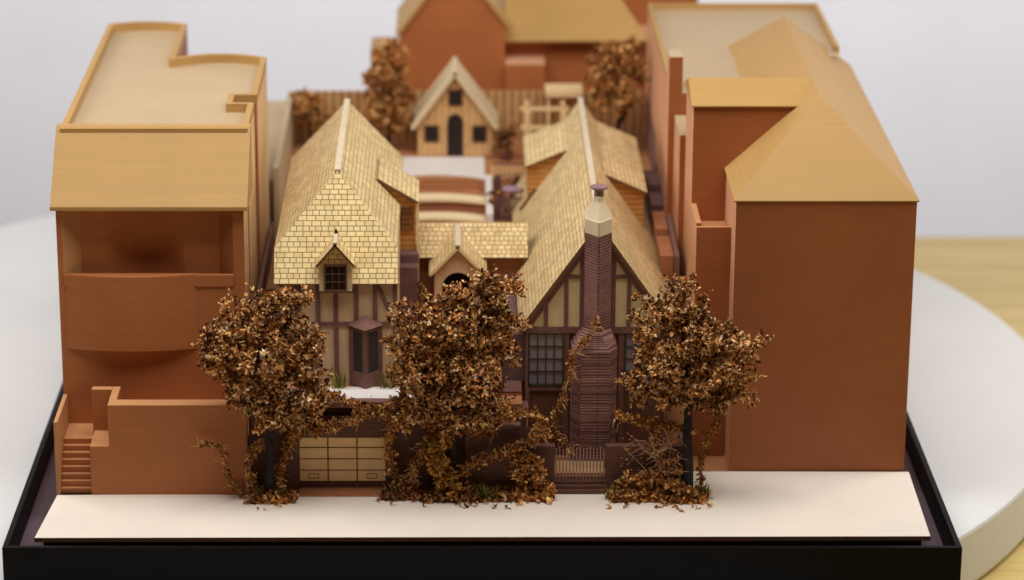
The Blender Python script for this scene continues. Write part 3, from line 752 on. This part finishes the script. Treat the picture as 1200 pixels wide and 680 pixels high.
tree('model_tree', 'dried flower tree at the right in front of the tall hip roofed block', 'tree', (2.53,1.56,.446), (2.49,1.54,1.71), T3, .075, 520, .045, M['leaf'], M['trunk'], 13, g_)
g2 = 'small ochre trees in the rear yard'
tree('yard_tree', 'slim ochre tree beside the cottage in front of the left rear gable', 'tree', (-1.31,10.25,2.4), (-1.31,10.25,2.87), [((-1.28,10.25,3.80),.20),((-1.37,10.25,3.49),.24),((-1.22,10.20,3.25),.27),((-1.40,10.20,3.04),.25),((-1.15,10.20,2.91),.2)], .04, 260, .07, M['leaf_back'], M['trunk_back'], 21, g2)
tree('yard_tree', 'rounded ochre tree with a tall dark trunk beside the right block', 'tree', (2.08,9.95,2.4), (2.05,9.95,2.82), [((2.06,9.95,4.04),.18),((1.90,9.95,3.79),.24),((2.21,9.95,3.75),.22),((1.84,9.90,3.48),.24),((2.26,9.90,3.46),.25),((2.04,9.90,3.33),.25)], .06, 200, .065, M['leaf_back'], M['trunk_back'], 22, g2)
tree('yard_tree', 'small bushy ochre tree in the far left corner of the rear yard', 'tree', (-2.45,10.4,2.4), (-2.49,10.40,2.77), [((-2.43,10.40,3.12),.16),((-2.58,10.40,2.94),.22),((-2.28,10.40,2.90),.2)], .03, 200, .065, M['leaf_back'], M['trunk_back'], 23, g2)
sh = thing('potted_shrub', 'little rust shrub in a dark pot at the right of the cottage', 'shrub', (.42,9.7,2.42))
MB().lathe(.42,9.7,[(.07,2.43),(.10,2.5),(.10,2.56)],14).build('pot', M['timber'], sh)
crown([((.42,9.7,2.72),.16),((.36,9.68,2.64),.12)],300,.05,random.Random(5)).build('foliage', M['leaf_dark'], sh, recalc=False)

for lab, bx_, by_, sd in (('small plum brown patio plant at the left front of the patio',.27,7.5,71),('small plum brown patio plant behind the right patio chair',.60,8.45,72)):
    t = thing('patio_plant', lab, 'plant', (bx_,by_,2.201), 'patio plants')
    MB().lathe(bx_,by_,[(.04,2.202),(.055,2.26),(.055,2.29)],12).build('pot', M['timber'], t)
    crown([((bx_,by_,2.40),.10)],500,.045,random.Random(sd)).build('foliage', M['leaf_dark'], t, recalc=False)

def vine(name, label, pts, r, mat, seed, crumbs=140, size=.037, cat='vine', wob=.02, group=None):
    rnd = random.Random(seed); P = [Vector(p) for p in pts]
    fine = []
    for i in range(len(P)-1):
        p0,p1,p2,p3 = P[max(i-1,0)],P[i],P[i+1],P[min(i+2,len(P)-1)]
        for k in range(6):
            t = k/6
            fine.append(.5*((2*p1)+(p2-p0)*t+(2*p0-5*p1+4*p2-p3)*t*t+(3*p1-p0-3*p2+p3)*t**3)+Vector((rnd.uniform(-1,1),rnd.uniform(-1,1),rnd.uniform(-1,1)))*wob*.5)
    fine.append(P[-1])
    t = thing(name, label, cat, tuple(P[0]), group)
    MB().tube(fine, [r*(1-.6*k/len(fine)) for k in range(len(fine))], 6).build('stem', M['twig'], t, smooth=True)
    mb = MB()
    for _ in range(int(crumbs*1.15)):
        c = rnd.choice(fine)+Vector((rnd.gauss(0,1),rnd.gauss(0,.8),rnd.gauss(0,1)))*r*1.1
        petals(mb, c, Vector((0,-.5,.5)), 6, size*rnd.uniform(.6,1.5), rnd, 1.3)
    mb.build('foliage', mat, t, recalc=False)
    th = MB()
    for _ in range(22):
        a = rnd.choice(fine); d = Vector((rnd.gauss(0,1),rnd.gauss(0,.5)-.3,rnd.gauss(0,1))).normalized()*rnd.uniform(.06,.2)
        th.tube([a, a+d*.5+Vector((rnd.gauss(0,.02),0,rnd.gauss(0,.02))), a+d+Vector((0,0,-.03))], [.005,.004,.002], 4)
    o = th.build('thread', M['straw'], t); o['kind'] = 'stuff'
    return t
vine('mossy_vine','thin curling mossy sprig leaning against the tan yard wall', [(-2.92,1.55,0.48),(-3.04,1.55,0.64),(-3.11,1.52,0.85),(-3.13,1.50,1.04),(-3.23,1.48,1.17),(-3.41,1.46,1.16)], 0.017, M['moss'], 31, 150, 0.028)
vine('mossy_vine','looped mossy root beside the trunk of the left front tree', [(-2.75,1.50,0.51),(-2.82,1.50,0.71),(-2.84,1.50,0.90),(-2.76,1.52,1.05),(-2.68,1.55,1.16)], 0.019, M['moss'], 32, 110, 0.035)
vine('mossy_vine','rusty vine climbing between the left tree trunk and the garage door', [(-2.49,1.62,0.51),(-2.42,1.66,0.83),(-2.33,1.70,1.10),(-2.20,1.72,1.31),(-2.06,1.70,1.43)], 0.028, M['moss'], 33, 208, 0.039)
vine('mossy_vine','long rusty vine hanging along the top edge of the garage', [(-2.05,1.72,1.72),(-1.84,1.72,1.72),(-1.65,1.72,1.64),(-1.44,1.72,1.55),(-1.23,1.72,1.55),(-1.01,1.70,1.61)], 0.022, M['moss'], 34, 182, 0.037)
vine('mossy_vine','rusty vine swagged just above the garage door', [(-2.10,1.72,1.22),(-1.86,1.70,1.32),(-1.60,1.70,1.39),(-1.34,1.70,1.47),(-1.10,1.70,1.43),(-0.92,1.68,1.33)], 0.023, M['moss'], 35, 210, 0.035)
vine('mossy_vine','rusty vine trailing down the right side of the garage door', [(-0.97,1.70,1.49),(-1.10,1.70,1.32),(-1.13,1.70,1.04),(-1.08,1.66,0.78),(-0.93,1.60,0.49)], 0.022, M['moss'], 36, 192, 0.037)
vine('mossy_vine','thick ochre vine at the foot of the middle tree', [(-0.25,1.50,0.51),(-0.41,1.46,0.69),(-0.51,1.44,0.89),(-0.58,1.46,1.08),(-0.50,1.50,1.21)], .05, M['moss_yellow'], 37, 300, 0.058)
vine('mossy_vine','dark rusty vine slanting up left of the middle trunk', [(-0.87,1.60,0.52),(-0.82,1.60,0.80),(-0.69,1.58,1.09),(-0.54,1.56,1.32),(-0.46,1.55,1.49)], 0.028, M['moss'], 38, 224, 0.039)
vine('mossy_vine','mossy branch reaching right from the middle trunk toward the gate', [(-0.25,1.55,0.77),(-0.04,1.52,0.94),(0.27,1.50,1.03),(0.50,1.50,1.15),(0.66,1.50,1.31),(0.70,1.50,1.37)], 0.026, M['moss'], 39, 255, 0.039)
vine('mossy_vine','rusty vine draped over the planter wall right of the middle tree', [(-0.20,1.60,1.36),(0.06,1.62,1.29),(0.27,1.65,1.45),(0.50,1.66,1.50),(0.70,1.66,1.42),(0.79,1.66,1.20)], 0.024, M['moss'], 40, 255, 0.039)
vine('mossy_vine','coiled rusty vine on the ground beside the left gate pier', [(0.48,1.55,0.71),(0.42,1.52,0.89),(0.56,1.50,0.97),(0.70,1.50,0.86),(0.69,1.50,0.71),(0.84,1.50,0.56)], .03, M['moss'], 41, 260, 0.049)
vine('mossy_vine','thin vine climbing the left side of the plum chimney', [(1.09,1.95,0.91),(0.96,2.00,1.07),(0.90,2.02,1.25),(0.98,2.04,1.52),(1.09,2.04,1.86),(1.12,2.04,2.13),(1.31,2.05,2.35),(1.41,2.10,2.55)], 0.015, M['moss'], 42, 230, 0.029)
vine('mossy_vine','mossy horizontal branch left of the right tree trunk', [(2.56,1.56,1.32),(2.34,1.56,1.37),(2.11,1.55,1.41),(1.87,1.53,1.46),(1.65,1.50,1.54)], 0.021, M['moss'], 43, 240, 0.032)
vine('mossy_vine','mossy stem hanging below the branch over the right pier', [(2.13,1.55,1.41),(2.11,1.54,1.21),(2.16,1.53,1.03),(2.29,1.53,0.85),(2.45,1.55,0.80)], 0.020, M['moss'], 44, 230, 0.030)
vine('mossy_vine','pale mossy vine beside the right tree trunk', [(2.69,1.60,0.52),(2.68,1.60,0.91),(2.74,1.60,1.19),(2.84,1.62,1.35),(2.94,1.64,1.58)], 0.019, M['moss'], 45, 200, 0.032)
vine('mossy_vine','fallen rusty stem lying at the foot of the right tree', [(1.88,1.50,0.73),(2.14,1.50,0.71),(2.40,1.46,0.61),(2.61,1.44,0.53)], .022, M['moss'], 46, 200, 0.043)

tw = thing('bare_twig_bush', 'wiry pale twigs fanning out left of the right tree trunk', 'bush', (2.19,1.50,0.67))
rnd = random.Random(9); mb = MB(); rt = Vector((2.19,1.50,0.73))
for k in range(46):
    a = Vector((2.24,1.50,1.01)) + Vector((rnd.uniform(-.25,.2),rnd.uniform(-.1,.1),rnd.uniform(-.25,.25)))
    e_ = a + Vector((rnd.uniform(-.35,.25),rnd.uniform(-.2,.08),rnd.uniform(-.12,.3)))
    m_ = a.lerp(e_,.5)+Vector((rnd.uniform(-.04,.04),0,rnd.uniform(-.04,.06)))
    mb.tube([a,m_,e_],[.006,.005,.003],5)
mb.build('twig', M['twig'], tw)
mb = MB()
for k in range(120):
    petals(mb, Vector((2.11,1.50,1.01))+Vector((rnd.uniform(-.4,.3),rnd.uniform(-.12,.1),rnd.uniform(-.35,.3))), Vector((0,-.5,.5)), 3, .022, rnd, 1.3)
mb.build('foliage', M['leaf'], tw, recalc=False)

def mound(label, x0, x1, yc, h, seed, n, mat, cat='leaf litter'):
    rnd = random.Random(seed); mb = MB()
    for q in range(n):
        u = rnd.uniform(-1,1); v = rnd.uniform(-1,1)
        if q < 7: u *= 1.2; v = rnd.uniform(-2.6,-1)
        hh = h*max(0,1-u*u)*max(0,1-v*v)*rnd.uniform(.1,1)*(.6+.7*noise.noise(Vector((u*3,v*2,seed))))
        c = Vector(((x0+x1)/2+u*(x1-x0)/2, yc+v*.14, .452+max(0,hh)))
        petals(mb, c, Vector((0,-.3,.8)), 5, .055*rnd.uniform(.6,1.3), rnd, 1.3)
    loc = ((x0+x1)/2,yc,.446)
    return single(mb, 'leaf_litter', mat, label, cat, loc, 'mounds of dry leaf litter', recalc=False)
mound('low rusty litter round the left front tree trunk', -2.82,-2.28,1.50,.10,51,330,M['moss'])
mound('dark rusty litter at the right foot of the garage', -1.20,-.62,1.60,.30,52,430,M['leaf_dark'])
mound('tall tangled litter under the middle tree', -.66,.10,1.54,.30,53,440,M['leaf_dark'])
mound('rusty litter between the middle tree and the gate', .05,.86,1.56,.22,54,420,M['moss'])
mound('rusty leafy mound right of the picket gate', 1.58,2.20,1.55,.34,55,620,M['moss'])
mound('thin litter round the right front tree trunk', 2.20,2.74,1.50,.10,56,300,M['moss'])

def tuft(label, x, yy, z, h, n, seed):
    rnd = random.Random(seed); mb = MB()
    for _ in range(n):
        a = rnd.uniform(0,6.28); lean = rnd.uniform(.1,.9); b = Vector((rnd.gauss(0,.05),rnd.gauss(0,.03),0)); L = h*rnd.uniform(.5,1.1)
        tip = b+Vector((math.cos(a)*lean*L,math.sin(a)*lean*L*.7,L)); s = Vector((-math.sin(a),math.cos(a),0))*.006
        mid_ = b.lerp(tip,.55)+Vector((0,0,L*.12)); i = len(mb.v)
        mb.v += [tuple(b-s),tuple(b+s),tuple(mid_-s*.8),tuple(mid_+s*.8),tuple(tip)]; mb.f += [(i,i+1,i+3,i+2),(i+2,i+3,i+4)]; mb.m += [0,0]
    o = mb.build('grass_tuft', M['grass'], None, recalc=False); o.location = (x,yy,z); tag(o, label, 'grass tuft', 'olive grass tufts')
tuft('olive grass tuft left of the left front trunk',-2.76,1.5,.446,.18,60,61)
tuft('olive grass tuft right of the left front trunk',-2.42,1.5,.446,.15,50,62)
tuft('olive grass tuft at the right corner of the driveway',-1.02,1.52,.446,.2,70,63)
tuft('olive grass tuft under the mossy branch right of the middle tree',.04,1.45,.446,.24,80,64)
tuft('dark grass tuft beside the left gate pier',.62,1.52,.446,.14,50,65)
tuft('olive grass tuft beside the right gate pier',1.60,1.52,.446,.2,80,66)
tuft('olive grass tuft left of the right front trunk',2.32,1.5,.446,.16,60,67)
tuft('olive grass tuft right of the right front trunk',2.70,1.52,.446,.2,80,68)
tuft('yellow green tuft left of the prow bay window',-1.75,2.27,1.612,.2,60,69)
tuft('yellow green tuft right of the prow bay window',-1.12,2.27,1.612,.2,60,70)

# ------------------------------------------------------------------ light
def area(name, loc, target, sx, sy, power, col):
    l = bpy.data.lights.new(name, 'AREA'); l.shape = 'RECTANGLE'; l.size = sx; l.size_y = sy; l.energy = power; l.color = col
    o = bpy.data.objects.new(name, l); COL.objects.link(o); o.location = loc
    o.rotation_euler = (Vector(target)-Vector(loc)).to_track_quat('-Z','Y').to_euler(); return o
area('overhead_softbox', (0,-.5,18), (0,4,0), 24, 9, 3600, (1,.965,.92))
area('left_softbox', (-17,8,11), (0,7,2), 10, 9, 1700, (1,.95,.94))
area('right_softbox', (17,8,11), (0,7,2), 10, 9, 1250, (1,.97,.93))
area('front_fill', (2,-34,16), (0,4,2), 14, 8, 250, (1,.58,.34))
area('wall_fill', (10,16.7,8), (10,26.7,8), 80, 1.6, 22500, (.97,.985,1))  # unseen lamp added to brighten the backdrop wall
W = bpy.data.worlds.new('World'); SC.world = W; W.use_nodes = True
bg = W.node_tree.nodes['Background']; bg.inputs['Color'].default_value = (1,.72,.52,1); bg.inputs['Strength'].default_value = .035

# ------------------------------------------------------------------ camera
cd = bpy.data.cameras.new('camera'); cam = bpy.data.objects.new('camera', cd); COL.objects.link(cam)
cam.location = (-.28,-32.33,14.39); cam.rotation_euler = (R(90-18.4),0,0)
cd.sensor_width = 36; cd.lens = 105.2; cd.shift_x = .0525; cd.clip_end = 300; cd.clip_start = .5
cd.dof.use_dof = True; cd.dof.focus_distance = 36.0; cd.dof.aperture_fstop = .27; cd.dof.aperture_blades = 0
SC.camera = cam
SC.view_settings.view_transform = 'Standard'; SC.view_settings.look = 'None'; SC.view_settings.exposure = 0; SC.view_settings.gamma = 1
